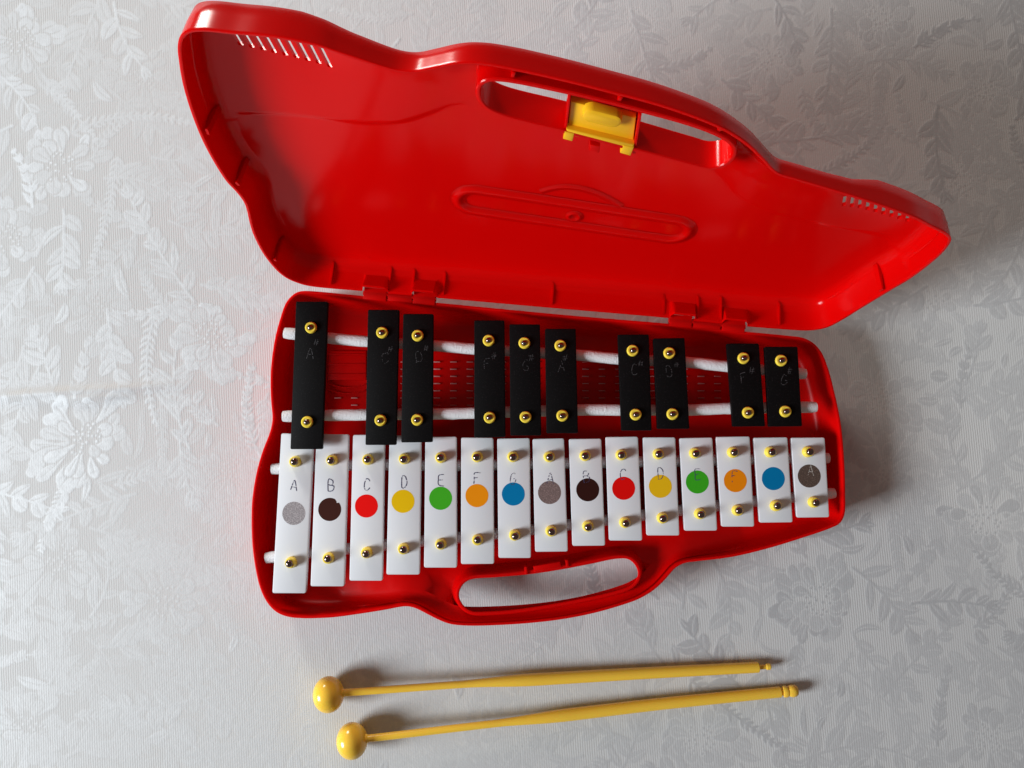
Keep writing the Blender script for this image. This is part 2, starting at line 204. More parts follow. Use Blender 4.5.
# ------------------------------------------------------------------ moulded shell (case tray and lid)
class Shell:
    def __init__(self, outline, hole, depth_fn, pt, thick=1.8, draft=.06, slots=(), lines=(), grid=6.0, hd=0., notch=None, step=2.0):
        self.bm = bmesh.new(); self.pt = pt; self.F = depth_fn
        R0 = ccw(resample(catmull(outline), step)); R0 = smooth_loop(R0, .25, 1)
        H0 = ccw(resample(catmull(hole), 1.6))[::1]
        d = np.array([depth_fn(*p) for p in R0])
        bm = self.bm
        self.R0 = R0
        mk = lambda L, dep: [bm.verts.new(pt(p[0], p[1], w)) for p, w in zip(L, dep)]
        dm = float(np.median(d))
        # outer back edge -> rim -> inner floor
        prof = [(draft*dm+2.6, d-0.0), (draft*dm+1.0, d-.45), (draft*dm+.25, d-1.5), (draft*dm*.5, d*.5), (.12, d*0+1.2), (0., d*0+.35), (.06, d*0+.1), (.25, d*0), (1.0, d*0), (1.3, d*0+.12), (1.45, d*0+.5), (1.75, d*0+2.),
                (1.75+draft*dm*.5, d*.5), (thick+draft*dm, d-thick-6.0), (thick+draft*dm+.4, d-thick-4.0), (thick+draft*dm+1.3, d-thick-2.2), (thick+draft*dm+2.8, d-thick-.9), (thick+draft*dm+4.6, d-thick-.2), (thick+draft*dm+6.4, d-thick)]
        loops = []
        for ins, dep in prof:
            Lq = inset(R0, ins)
            if ins > .3 and np.ptp(dep) > 1e-6: Lq = Lq+(inset(R0, max(ins-draft*dm, 0))-Lq)*np.clip(1-d/dm, -.6, 1)[:, None]
            if notch is not None: Lq = Lq+np.column_stack([np.zeros(len(R0)), notch(R0)*np.clip(1-(dep-1.2)/4, 0, 1)])
            loops.append((Lq, dep))
        rings = [mk(L, dep) for L, dep in loops]
        for a, b in zip(rings, rings[1:]): self.bridge(a, b)
        outer_loop, inner_loop = (loops[0][0], rings[0]), (loops[-1][0], rings[-1])
        # hole: wall from rim depth to the back skin, ring wall from rim depth to the inner skin
        hw = np.array([depth_fn(*p) for p in H0])
        hp = [(-hd*12, hw), (-hd*6, hw*.5), (-.05, hw*0+.5), (-.4, hw*0+.1), (-1., hw*0), (-1.6, hw*0+.1), (-2.0, hw*0+.5), (-2.2-hd*6, hw*.5), (-2.3-hd*12, hw-thick-.5), (-2.9-hd*12, hw-thick)]
        hl = [(inset(H0, i), w) for i, w in hp]
        hr = [mk(L, w) for L, w in hl]
        for a, b in zip(hr, hr[1:]): self.bridge(a, b)
        slot_in, slot_out = [], []
        for sl in slots:
            sl = np.asarray(sl, float)
            w = np.array([depth_fn(*p) for p in sl])
            a = mk(sl, w-thick); b = mk(sl, w); self.bridge(a, b)
            slot_in.append((sl, a)); slot_out.append((sl, b))
        self.fill(inner_loop, [(hl[-1][0], hr[-1])]+slot_in, lambda s, t: depth_fn(s, t)-thick, grid, lines)
        self.fill(outer_loop, [(hl[0][0], hr[0])]+slot_out, depth_fn, grid*1.3, ())
    def bridge(self, a, b):
        n = len(a)
        for i in range(n): self.bm.faces.new((a[i], a[(i+1) % n], b[(i+1) % n], b[i]))
    def fill(self, outer, holes, fn, grid, lines):
        pts, verts, edges = [], [], []
        for L, vs in [outer]+holes:
            k = len(pts); n = len(L)
            pts += [tuple(p) for p in L]; verts += vs
            edges += [(k+i, k+(i+1) % n) for i in range(n)]
        fixed = np.array(pts)
        lp = []
        for ln in lines:
            ok = [p for p in ln if inside(p, outer[0]) and np.min(np.linalg.norm(fixed-p, axis=1)) > 1.0 and not any(inside(p, h[0]) for h in holes)]
            k = len(pts); pts += [tuple(p) for p in ok]; lp += ok
            edges += [(k+i, k+i+1) for i in range(len(ok)-1) if np.linalg.norm(np.array(ok[i])-ok[i+1]) < 4.5]
        lo, hi = fixed.min(0), fixed.max(0); g = []
        for j, y in enumerate(np.arange(lo[1], hi[1], grid*.87)):
            for x in np.arange(lo[0]+(j % 2)*grid/2, hi[0], grid): g.append((x, y))
        g = np.array(g); g = g[inside_many(g, outer[0])]
        for h in holes: g = g[~inside_many(g, h[0])]
        allp = np.array(pts)
        g = np.array([p for p in g if np.min(np.sum((allp-p)**2, axis=1)) > (grid*.45)**2])
        pts += [tuple(p) for p in g]
        vo, eo, fo, ov, oe, of = geometry.delaunay_2d_cdt([Vector(p) for p in pts], edges, [], 0, 1e-5)
        vm = []
        for i, v in enumerate(vo):
            src = [q for q in ov[i] if q < len(verts)]
            if src: vm.append(verts[src[0]])
            else: vm.append(self.bm.verts.new(self.pt(v[0], v[1], fn(v[0], v[1]))))
        cen = np.array([[sum(vo[i][k] for i in f)/len(f) for k in (0, 1)] for f in fo])
        ok = inside_many(cen, outer[0])
        for h in holes: ok &= ~inside_many(cen, h[0])
        for f, o in zip(fo, ok):
            if o:
                vv = [vm[i] for i in f]
                if len(set(vv)) == len(vv):
                    try: self.bm.faces.new(vv)
                    except ValueError: pass
def tube_bm(bm, pts, radii, seg=10, cap=True):
    """swept tube along a 3-D polyline (mm)"""
    pts = [Vector(p) for p in pts]; rings = []
    if not hasattr(radii, '__len__'): radii = [radii]*len(pts)
    up = Vector((0, 0, 1))
    for i, p in enumerate(pts):
        d = (pts[min(i+1, len(pts)-1)]-pts[max(i-1, 0)]).normalized()
        u = d.cross(up)
        if u.length < 1e-4: u = d.cross(Vector((0, 1, 0)))
        u.normalize(); v = d.cross(u)
        rings.append([bm.verts.new(p+(u*math.cos(2*math.pi*k/seg)+v*math.sin(2*math.pi*k/seg))*radii[i]) for k in range(seg)])
    for a, b in zip(rings, rings[1:]):
        for k in range(seg): bm.faces.new((a[k], a[(k+1) % seg], b[(k+1) % seg], b[k]))
    if cap:
        bm.faces.new(rings[0]); bm.faces.new(rings[-1][::-1])
    return rings
def prism(bm, poly, pt, w0, w1, bev=0.3):
    """bevelled prism: polygon in a plane frame pt(s,t,w) between w0 and w1 (w0 = visible face)"""
    P = ccw(np.asarray(poly, float)); sg = 1 if w1 > w0 else -1
    def off(P, d):
        n = len(P); o = []
        for i in range(n):
            e1 = P[i]-P[i-1]; e2 = P[(i+1) % n]-P[i]
            e1 = e1/np.linalg.norm(e1); e2 = e2/np.linalg.norm(e2)
            n1 = np.array([-e1[1], e1[0]]); n2 = np.array([-e2[1], e2[0]])
            b = n1+n2; b = b/max(np.dot(b, n1), .3); o.append(P[i]+b*d)
        return np.array(o)
    L = [(off(P, bev), w0), (off(P, bev*.3), w0+sg*bev*.3), (P, w0+sg*bev), (P, w1)]
    rings = [[bm.verts.new(pt(p[0], p[1], w)) for p in Q] for Q, w in L]
    for a, b in zip(rings, rings[1:]):
        n = len(a)
        for i in range(n): bm.faces.new((a[i], a[(i+1) % n], b[(i+1) % n], b[i]))
    bm.faces.new(rings[0][::-1]); bm.faces.new(rings[-1])
def round_poly(P, r, n=4):
    P = np.asarray(P, float); out = []
    for i in range(len(P)):
        a = P[i-1]-P[i]; b = P[(i+1) % len(P)]-P[i]
        ra = min(r, np.linalg.norm(a)*.45); rb = min(r, np.linalg.norm(b)*.45)
        p, q = P[i]+a/np.linalg.norm(a)*ra, P[i]+b/np.linalg.norm(b)*rb
        for t in np.linspace(0, 1, n+1): out.append((1-t)**2*p+2*t*(1-t)*P[i]+t*t*q)
    return np.array(out)
def stadium(a, b, r, n=12):
    a, b = V3(a), V3(b); d = (b-a)/np.linalg.norm(b-a); nrm = np.array([-d[1], d[0]]); o = []
    for t in np.linspace(-math.pi/2, math.pi/2, n): o.append(b+r*(d*math.cos(t)+nrm*math.sin(t)))
    for t in np.linspace(math.pi/2, 3*math.pi/2, n): o.append(a+r*(d*math.cos(t)+nrm*math.sin(t)))
    return np.array(o)

# ------------------------------------------------------------------ depth fields
CL = np.array(CREASE_L); CR = np.array(CREASE_R)
_l = np.vstack([[[-40, 106.2], [-22, 106.6]], CL[:-1], [[97, 133], [142, 131], [187, 110]], CR[1:], [[296, 59], [312, 56]]])
_l = resample(catmull(_l, False), .8, False)
CREASE_LINE = _l[np.argsort(_l[:, 0], kind='stable')]
tcx, tcy = CREASE_LINE[:, 0], CREASE_LINE[:, 1]
tcc = 1/np.sqrt(1+np.gradient(tcy, tcx+np.arange(len(tcx))*1e-6)**2)
def make_field(outline, D, edge, step=.3, drop=3.6):
    O = resample(catmull(outline), 2.0)
    sx = np.arange(-20, 305, 2.0)
    te = []
    for x in sx:
        sel = O[np.abs(O[:, 0]-x) < 3.0]
        te.append(sel[:, 1].max() if len(sel) else np.nan)
    te = np.array(te); good = ~np.isnan(te); te = np.interp(sx, sx[good], te[good])
    ex, ey = zip(*edge)
    def F(s, t):
        tc = np.interp(s, tcx, tcy); tm = max(np.interp(s, sx, te), tc+8)
        sm = lambda x: (lambda y: y*y*(3-2*y))(min(max(x, 0), 1))
        h_ = sm((s-70)/27)*sm((214-s)/27)
        dr = drop*(.15+.85*sm((s-5)/60)*sm((280-s)/60))
        d0 = D-dr*min(max((t-22)/max(tc-22, 10), 0), 1)**1.7
        cc = np.interp(s, tcx, tcc); sd = (t-tc)*cc
        if sd <= -.4: return d0
        q = min(max((t-tc)/(tm-tc), 0), 1); st_ = step*sm((sd+.4)/1.0)*(1-h_)
        D_, step_ = d0, st_
        e = np.interp(s, ex, ey)
        return (D_-step_)*(1-q)+e*q
    return F
EDGE = [(-15, 16), (34, 15.3), (52, 12.3), (73, 10.8), (110, 11.8), (180, 11.2), (205, 9.2), (235, 9.4), (247, 10.2), (260, 14.6), (300, 15.2)]
EDGE_B = [(-15, 21), (35, 20), (70, 10), (95, 7), (190, 7), (215, 10), (250, 18), (300, 20)]
FL = make_field(LID_OUT, 18.0, EDGE)
FB = make_field(BASE_OUT, 23.6, EDGE_B, step=.3, drop=4.)

# ------------------------------------------------------------------ the glockenspiel
ROOT_LOC = (12., -12., 0.)
root = empty('glockenspiel', ROOT_LOC)
root['label'] = 'open red plastic glockenspiel case with white and black metal note bars'
root['category'] = 'glockenspiel'
def part(name, bm, m, parent=root, origin=None, ploc=ROOT_LOC, **k):
    return mesh_obj(name, bm, m, parent, origin if origin is not None else ploc, world_parent=ploc, **k)

# case tray; pale raised dashes take the place of its floor slots
def slot_rect(c, dx, dy, L, W, r=.3):
    c = V3(c); d = V3((dx, dy)); d /= np.linalg.norm(d); n = np.array([-d[1], d[0]])
    return ccw(np.array([c-d*L/2-n*W/2, c+d*L/2-n*W/2, c+d*L/2+n*W/2, c-d*L/2+n*W/2]))
def to_st(x, y):
    v = np.array([x, y, 0])-np.array([A0[0], A0[1], 0]); return np.array([v@S_, v@T0_])
gr_all = [slot_rect(to_st(*p), 1, -.09, 3.6, .62) for p in GRILLE]
gr = []
slats = [q for q, p in zip(gr_all, GRILLE) if not (p[0] < -72 and p[1] > 21)]
cs = Shell(BASE_OUT, BASE_HOLE, FB, base_pt, slots=gr, grid=7, hd=.2)
bm = cs.bm
inner = inset(cs.R0, 6.0)
# deck that fills the front of the tray round the handle
dk = [p for p in DECK]
front = [p for p in inset(cs.R0, 2.0) if 62 < p[0] < 292 and p[1] > np.interp(p[0], [62, 150, 292], [130, 110, 90])]
front = sorted(front, key=lambda p: -p[0])
# rails under the felt tubes
def rail(poly, z1, w=2.4):
    P = np.array(poly)[:, :2]
    for a, b in zip(P, P[1:]):
        d = (b-a)/np.linalg.norm(b-a); n = np.array([-d[1], d[0]])*w/2
        q = [a+n, a-n, b-n, b+n]
        prism(bm, q, lambda x, y, z: (x, y, z), z1, 2.4, .2)
for tb, zt in zip(TUBE, (23.4, 23.4, 16.2, 16.2)): rail(tb[1:-1], zt)
prism(bm, PLATE, lambda x, y, z: (x, y, z), 4.0, 2.3, .4)
_p = np.array(PLATE)
for f0 in (.0, .34, .68):                                # moulded ridges on the panel
    a, b = _p[0]+(_p[3]-_p[0])*(f0+.12), _p[1]+(_p[2]-_p[1])*(f0+.12); d = (b-a)/np.linalg.norm(b-a); n = np.array([-d[1], d[0]])*.35
    prism(bm, [a+n, a-n, b-n, b+n], lambda x, y, z: (x, y, z), 4.6, 3.9, .2)
for k in range(2):
    arc = [_p[3]+(_p[2]-_p[3])*t+np.array([0, -2.0-3.2*k-2.2*math.sin(math.pi*t)]) for t in np.linspace(0, 1, 9)]
    for a, b in zip(arc, arc[1:]):
        d = (b-a)/np.linalg.norm(b-a); n = np.array([-d[1], d[0]])*.35
        prism(bm, [a+n, a-n, b-n, b+n], lambda x, y, z: (x, y, z), 3.5, 2.3, .15)
C = np.array(CATCH)
for q, z in ((C[:4], 25.3), (C[4:8], 25.0), (C[8:12], 25.0)): prism(bm, q, lambda x, y, z: (x, y, z), z, 20., .35)
case = part('case', bm, REDC)
case['label'] = 'red tray of the case lying flat with a handle hole in front'

bm = bmesh.new()
for q in slats: prism(bm, q, base_pt, 24-3.5, 24-2.3, .25)
part('grille', bm, PALE_RED, case)
# lid
def slots_from(pairs, width, ext0, ext1):
    o = []
    P = np.array(pairs)
    for a, b in zip(P[::2], P[1::2]):
        d = (b-a)/np.linalg.norm(b-a); a2, b2 = a-d*ext0, b+d*ext1; n = np.array([-d[1], d[0]])*width/2
        o.append(ccw(np.array([a2+n, b2+n, b2-n, a2-n])))
    return o
sl = slots_from(SLOT_L, 1.9, 3.5, 1.6)+slots_from(SLOT_R, 1.5, 1.0, 1.6)
def offset_line(Ln, d):
    Ln = resample(catmull(Ln, False), 2.2, False)
    T = np.gradient(Ln, axis=0); T /= np.linalg.norm(T, axis=1)[:, None]
    return Ln+np.column_stack([-T[:, 1], T[:, 0]])*d
cl_ = CREASE_LINE[(CREASE_LINE[:, 0] < 92)]; cr_ = CREASE_LINE[(CREASE_LINE[:, 0] > 192)]
lines = [offset_line(c_, o_) for c_ in (cl_[::6], cr_[::6]) for o_ in (-1.9, -.45, .1, .65, 2.1)]
ls = Shell(LID_OUT, LID_HOLE, FL, lid_pt, slots=sl, lines=lines, grid=6, step=1.0, notch=lambda R: sum(np.where(R[:, 1] < 8, 4.6*np.clip(np.minimum(R[:, 0]-a, b-R[:, 0])/.6+.5, 0, 1), 0) for a, b in ((TAB_S[0], TAB_S[1]), (TAB_S[2], TAB_S[3]), (TAB_S[4], TAB_S[5]), (TAB_S[6], TAB_S[7]))))
bm = ls.bm
WF = 20.0-2.2
def bead(path, rad, closed=True, proud=.55, w=None):
    P = np.asarray(path, float); n = len(P); prof = [(-1.7, .0), (-1.3, .1), (-.9, .4), (-.45, .82), (0, 1.), (.45, .82), (.9, .4), (1.3, .1), (1.7, .0)]
    T = (np.roll(P, -1, 0)-np.roll(P, 1, 0)) if closed else np.gradient(P, axis=0)
    T /= np.linalg.norm(T, axis=1)[:, None]; N = np.column_stack([-T[:, 1], T[:, 0]])
    rings = []
    for p, nn in zip(P, N):
        rings.append([bm.verts.new(lid_pt(*(p+nn*x*rad), (FL(*p)-2.2)+.15-h*proud)) for x, h in prof])
    for i in range(n if closed else n-1):
        a, b = rings[i], rings[(i+1) % n]
        for k in range(len(prof)-1): bm.faces.new((a[k], a[k+1], b[k+1], b[k]))
bead(stadium(RING[0], RING[1], 8.4, 18), 2.2, True, 1.25)
ar = resample(catmull(RING_ARCH, False), 2, False); bead(ar, 1.2, False, .4)
cx, cy = RING_DOT[0]
bead([(cx+2.6*math.cos(a), cy+2.6*math.sin(a)) for a in np.linspace(0, 2*math.pi, 24, endpoint=False)], 1.1, True, .6)
# ribs on the hinge wall (wedge plates) and on the side walls
def rib(p_wall, inward, w_top, depth_top, depth_bot, wid=1.1, w_bot=None):
    p = V3(p_wall); d = V3(inward); d /= np.linalg.norm(d); n = np.array([-d[1], d[0]])*wid/2
    wb = FL(*(p+d*6))-1.9 if w_bot is None else w_bot
    q = []
    for sgn in (1, -1):
        for reach, w in ((-.6, w_top), (depth_top, w_top), (depth_bot, wb), (-.6, wb)):
            q.append(bm.verts.new(lid_pt(*(p+d*reach+n*sgn), w)))
    f = [(0, 1, 2, 3), (7, 6, 5, 4), (0, 4, 5, 1), (1, 5, 6, 2), (2, 6, 7, 3)]
    for a in f: bm.faces.new([q[i] for i in a])
for s_ in LID_RIB_S: rib((s_, np.interp(s_, [0, 40, 260], [4.4, 4.2, 3.6])), (0, 1), 1.2, .35, 2.1, 1.0)
RL = inset(ls.R0, 3.2)
def near(s, t): i = np.argmin(np.sum((RL-(s, t))**2, axis=1)); tg = RL[(i+1) % len(RL)]-RL[i-1]; return RL[i], (-tg[1], tg[0])
for s_, t_, wd in ((-15, 118, 3.2), (-11.5, 84, 2.2), (-8.5, 24, 1.6), (289, 46, 2.4)):
    p, nn = near(s_, t_); rib(p, nn, .8, .5, 2.2, wd)
# bridge that closes the hole behind the latch and the catch on its lower edge
LQ = np.array(LATCH)
br = [LQ[0]+(-.8, 4.6), LQ[1]+(.8, 4.2), LQ[2]+(.8, -2.6), LQ[3]+(-.8, -3.0)]
prism(bm, br, lid_pt, 5.6, 12.5, .4)
for q0, q1 in ((LQ[0]+(-.9, 4.4), LQ[3]+(-.9, -2.)), (LQ[1]+(.9, 4.), LQ[2]+(.9, -2.))):
    d = (q1-q0)/np.linalg.norm(q1-q0); n = np.array([-d[1], d[0]])*.55
    prism(bm, [q0+n, q1+n, q1-n, q0-n], lid_pt, 1.0, 9.0, .25)
prism(bm, LATCH_CATCH, lid_pt, 2.4, 9., .4)
# strut rib between the handle's hole and its outer edge
for a, b in (((108, 160.0), (108.4, 162.6)), ((146, 153.4), (146.6, 155.6)), ((184, 142.8), (185, 144))):
    a, b = V3(a), V3(b); d = (b-a)/np.linalg.norm(b-a); n = np.array([-d[1], d[0]])*.7
    prism(bm, [a+n, b+n, b-n, a-n], lid_pt, .8, 6.5, .3)
lid = part('lid', bm, RED)
lid['label'] = 'raised red lid leaning back with the yellow latch in its handle'
# yellow latch
bm = bmesh.new()
prism(bm, LQ, lid_pt, 2.6, 5.4, .5)
prism(bm, LATCH_BAR, lid_pt, .2, 5.2, .6)
TB = np.array(LATCH_TABS)
prism(bm, TB[:4], lid_pt, -.2, 4.6, .6); prism(bm, TB[4:], lid_pt, -.2, 4.6, .6)
prism(bm, stadium(LATCH_BUMP[0], LATCH_BUMP[1], 3.3, 10), lid_pt, -.8, 3.2, 1.3)
part('latch', bm, LATCHY, lid)
# hinges: two lugs on the tray, one tongue on the lid, a pin through them
for k in (0, 4):
    bm = bmesh.new()
    t = TAB_S[k:k+4]
    for a, b in ((t[0], t[1]-.3), (t[2]+.3, t[3])):
        pl = [base_pt(a+.2, 3.2), base_pt(b-.2, 3.2), base_pt(b-.2, -3.3), base_pt(a+.2, -3.3)]
        prism(bm, [p[:2] for p in pl], lambda x, y, z: (x, y, z), 24.7, 19., .5)
    pl = [base_pt(t[1]+.2, 2.9), base_pt(t[2]-.2, 2.9), base_pt(t[2]-.2, -2.2), base_pt(t[1]+.2, -2.2)]
    prism(bm, [p[:2] for p in pl], lambda x, y, z: (x, y, z), 24.4, 18., .5)
    tube_bm(bm, [base_pt(t[0]-.2, -.2, .8), base_pt(t[3]+.2, -.2, .8)], 1.3, 12)
    part('hinge', bm, REDC)

# felt tubes
for tb in TUBE:
    bm = bmesh.new()
    P = resample(catmull(tb, False), 2.5, False)
    rad = 2.98+.05*np.sin(np.arange(len(P))*1.3)+rng.normal(0, .03, len(P))
    rad[0] *= .93; rad[-1] *= .9
    P[:, 1] += rng.normal(0, .04, len(P))
    tube_bm(bm, P, rad, 14)
    part('felt_tube', bm, FELT)

# ------------------------------------------------------------------ note bars
def lathe(bm, prof, seg=20, mi=0):
    rings = []
    for r, z in prof:
        rings.append([bm.verts.new((r*math.cos(2*math.pi*k/seg), r*math.sin(2*math.pi*k/seg), z)) for k in range(seg)] if r > 1e-6 else [bm.verts.new((0, 0, z))])
    for a, b in zip(rings, rings[1:]):
        for k in range(seg):
            if len(b) == 1: f = bm.faces.new((a[k], a[(k+1) % seg], b[0]))
            elif len(a) == 1: f = bm.faces.new((a[0], b[(k+1) % seg], b[k]))
            else: f = bm.faces.new((a[k], a[(k+1) % seg], b[(k+1) % seg], b[k]))
            f.material_index = mi
def me_from(bm, name, m, angle=40):
    bmesh.ops.recalc_face_normals(bm, faces=bm.faces)
    for v in bm.verts: v.co *= MM
    me = bpy.data.meshes.new(name); bm.to_mesh(me); bm.free(); me.materials.append(m); finish(me, angle); return me
def collar_mesh(h):
    bm = bmesh.new()
    lathe(bm, [(1.0, .0), (2.75, .0), (2.95, .25), (2.95, .8), (2.7, 1.1), (2.55, h-.7), (2.5, h-.3), (2.2, h), (1.35, h), (1.2, h-.3), (1.1, h-1.2)], 24)
    return me_from(bm, 'collar', COLLAR)
def low_collar_mesh(h):
    bm = bmesh.new()
    lathe(bm, [(1.0, 0), (2.95, 0), (3.05, .3), (2.95, h-.5), (2.5, h-.05), (1.9, h), (1.35, h-.25), (1.2, h-.9)], 24)
    return me_from(bm, 'collar', COLLAR)
def nail_mesh(r, h):
    bm = bmesh.new()
    lathe(bm, [(.7, -2.), (.7, h), (r, h+.05), (r, h+.3)]+[(r*math.cos(a), h+.3+r*.75*math.sin(a)) for a in np.linspace(.2, math.pi/2-.12, 7)]+[(0, h+.3+r*.75)], 20)
    return me_from(bm, 'nail', NAIL, 50)
COL_W, COL_B = collar_mesh(3.6), low_collar_mesh(1.7)
NAIL_W, NAIL_B = nail_mesh(1.9, 3.5), nail_mesh(1.5, 1.45)
GLYPH = {'A': [[(0, 0), (.5, 1), (.55, 1), (1, 0)], [(.2, .38), (.82, .40)]],
         'B': [[(.05, 0), (.05, 1), (.7, .95), (.85, .75), (.65, .55), (.08, .52)], [(.5, .53), (.95, .38), (.9, .1), (.6, 0), (.05, 0)]],
         'C': [[(.95, .8), (.75, .97), (.4, 1), (.1, .75), (.03, .4), (.2, .08), (.55, 0), (.9, .18)]],
         'D': [[(.1, 0), (.1, 1), (.5, 1), (.85, .75), (.92, .4), (.7, .08), (.35, 0), (.1, .02)]],
         'E': [[(.9, 1), (.15, .98), (.1, .5), (.12, .02), (.95, 0)], [(.1, .52), (.75, .54)]],
         'F': [[(.95, 1), (.15, .97), (.12, .5), (.12, 0)], [(.12, .54), (.7, .56)]],
         'G': [[(.92, .82), (.65, 1), (.3, .92), (.06, .55), (.12, .15), (.5, 0), (.88, .14), (.92, .44), (.55, .45)]],
         '#': [[(.25, 0), (.4, 1)], [(.65, 0), (.8, 1)], [(0, .32), (1, .4)], [(.02, .64), (1, .72)]]}
def stroke_bm(bm, ch, c, w, h, ang, lw, jig=.05, z0=.06, gap=0.):
    ca, sa = math.cos(ang), math.sin(ang)
    for si, stk in enumerate(GLYPH[ch]):
        P = [((x-.5+random.uniform(-jig, jig))*w, (y-.5+random.uniform(-jig, jig))*h) for x, y in stk]
        if len(P) > 2: P = catmull(P, False, 5)
        P = resample(np.array(P), .35, False); T = np.gradient(P, axis=0); T /= np.maximum(np.linalg.norm(T, axis=1), 1e-6)[:, None]
        N = np.column_stack([-T[:, 1], T[:, 0]]); prev = None
        z = z0+.012*si
        for p, n in zip(P, N):
            l2 = lw*random.uniform(.7, 1.25)/2; r = []
            for sg in (1, -1):
                x, y = p+n*sg*l2; r.append(bm.verts.new((c[0]+x*ca-y*sa, c[1]+x*sa+y*ca, z)))
            if prev and random.random() > gap: bm.faces.new((prev[0], prev[1], r[1], r[0]))
            prev = r
def child(name, me, parent, loc):
    o = bpy.data.objects.new(name, me); o.location = Vector(loc)*MM; return link(o, parent)
def bar(name, quad, ztop, thick, m, rad):
    P = ccw(round_poly(quad, rad, 4)); c = np.array(quad).mean(0)
    bm = bmesh.new(); prism(bm, P, lambda x, y, z: (x, y, z), ztop, ztop-thick, .35)
    o = part(name, bm, m, origin=(c[0], c[1], ztop)); 
    q = np.array(quad); up = (q[0]+q[1]-q[2]-q[3]); ang = math.atan2(up[1], up[0])-math.pi/2
    return o, c, ang
NAMES = 'ABCDEFGABCDEFGA'
COLN = ['grey', 'dark brown', 'red', 'yellow', 'green', 'orange', 'blue', 'brownish grey', 'dark brown', 'red', 'yellow', 'green', 'orange', 'blue', 'dark grey']
for i, q in enumerate(WHITE_Q):
    o, c, ang = bar('white_bar', q, ZW, 2.6, WHITE, 1.1)
    o['label'] = 'white bar with a %s dot%s' % (COLN[i], '' if i == 13 else ' and the letter '+NAMES[i])
    loc = lambda p: (p[0]-c[0], p[1]-c[1], 0)
    for row in WPIN:
        p = row[i]
        child('collar', COL_W, o, loc(p)); n = child('nail', NAIL_W, o, loc(p))
        n.rotation_euler = (random.uniform(-.08, .08), random.uniform(-.08, .08), random.uniform(0, 6))
    bm = bmesh.new(); x, y, _ = loc(DOTS[i]); n = 40
    vs = [bm.verts.new((x+5.98*math.cos(2*math.pi*k/n)*(1+random.uniform(-.006, .006)), y+5.98*math.sin(2*math.pi*k/n), .04)) for k in range(n)]
    if i == 1: vs[5].co.x -= .7; vs[5].co.y -= .9; vs[6].co.y -= .8
    bm.faces.new(vs); child('colour_dot', me_from(bm, 'colour_dot', DOTM[i]), o, (0, 0, 0))
    if i != 13:
        bm = bmesh.new(); x, y, _ = loc(WLET[i])
        stroke_bm(bm, NAMES[i], (x, y), 3.3 if i < 7 else 3.1, 5.8 if i < 9 else 5.4, ang*.5-.03, .40 if i < 6 else .34, .07, .1, .08 if i < 5 else .25)
        child('letter', me_from(bm, 'letter', PALE if i == 14 else INK), o, (0, 0, 0))
BN = 'ACDFGACDFG'
for i, q in enumerate(BLACK_Q):
    o, c, ang = bar('black_bar', q, ZB, 2.6, BLACK, .8)
    o['label'] = 'black bar with a scratched %s sharp' % BN[i]
    loc = lambda p: (p[0]-c[0], p[1]-c[1], 0)
    for row in BPIN:
        p = row[i]
        child('collar', COL_B, o, loc(p)); n = child('nail', NAIL_B, o, loc(p))
        n.rotation_euler = (random.uniform(-.1, .1), random.uniform(-.1, .1), random.uniform(0, 6))
    bm = bmesh.new(); x, y, _ = loc(BLET[i]); stroke_bm(bm, BN[i], (x, y), 3.4, 5.2, ang, .26, .1, gap=.35)
    x, y, _ = loc(BSHARP[i]); stroke_bm(bm, '#', (x, y), 2.6, 3.2, ang-.1, .2, .1, gap=.3)
    child('letter', me_from(bm, 'letter', SCRATCH), o, (0, 0, 0))

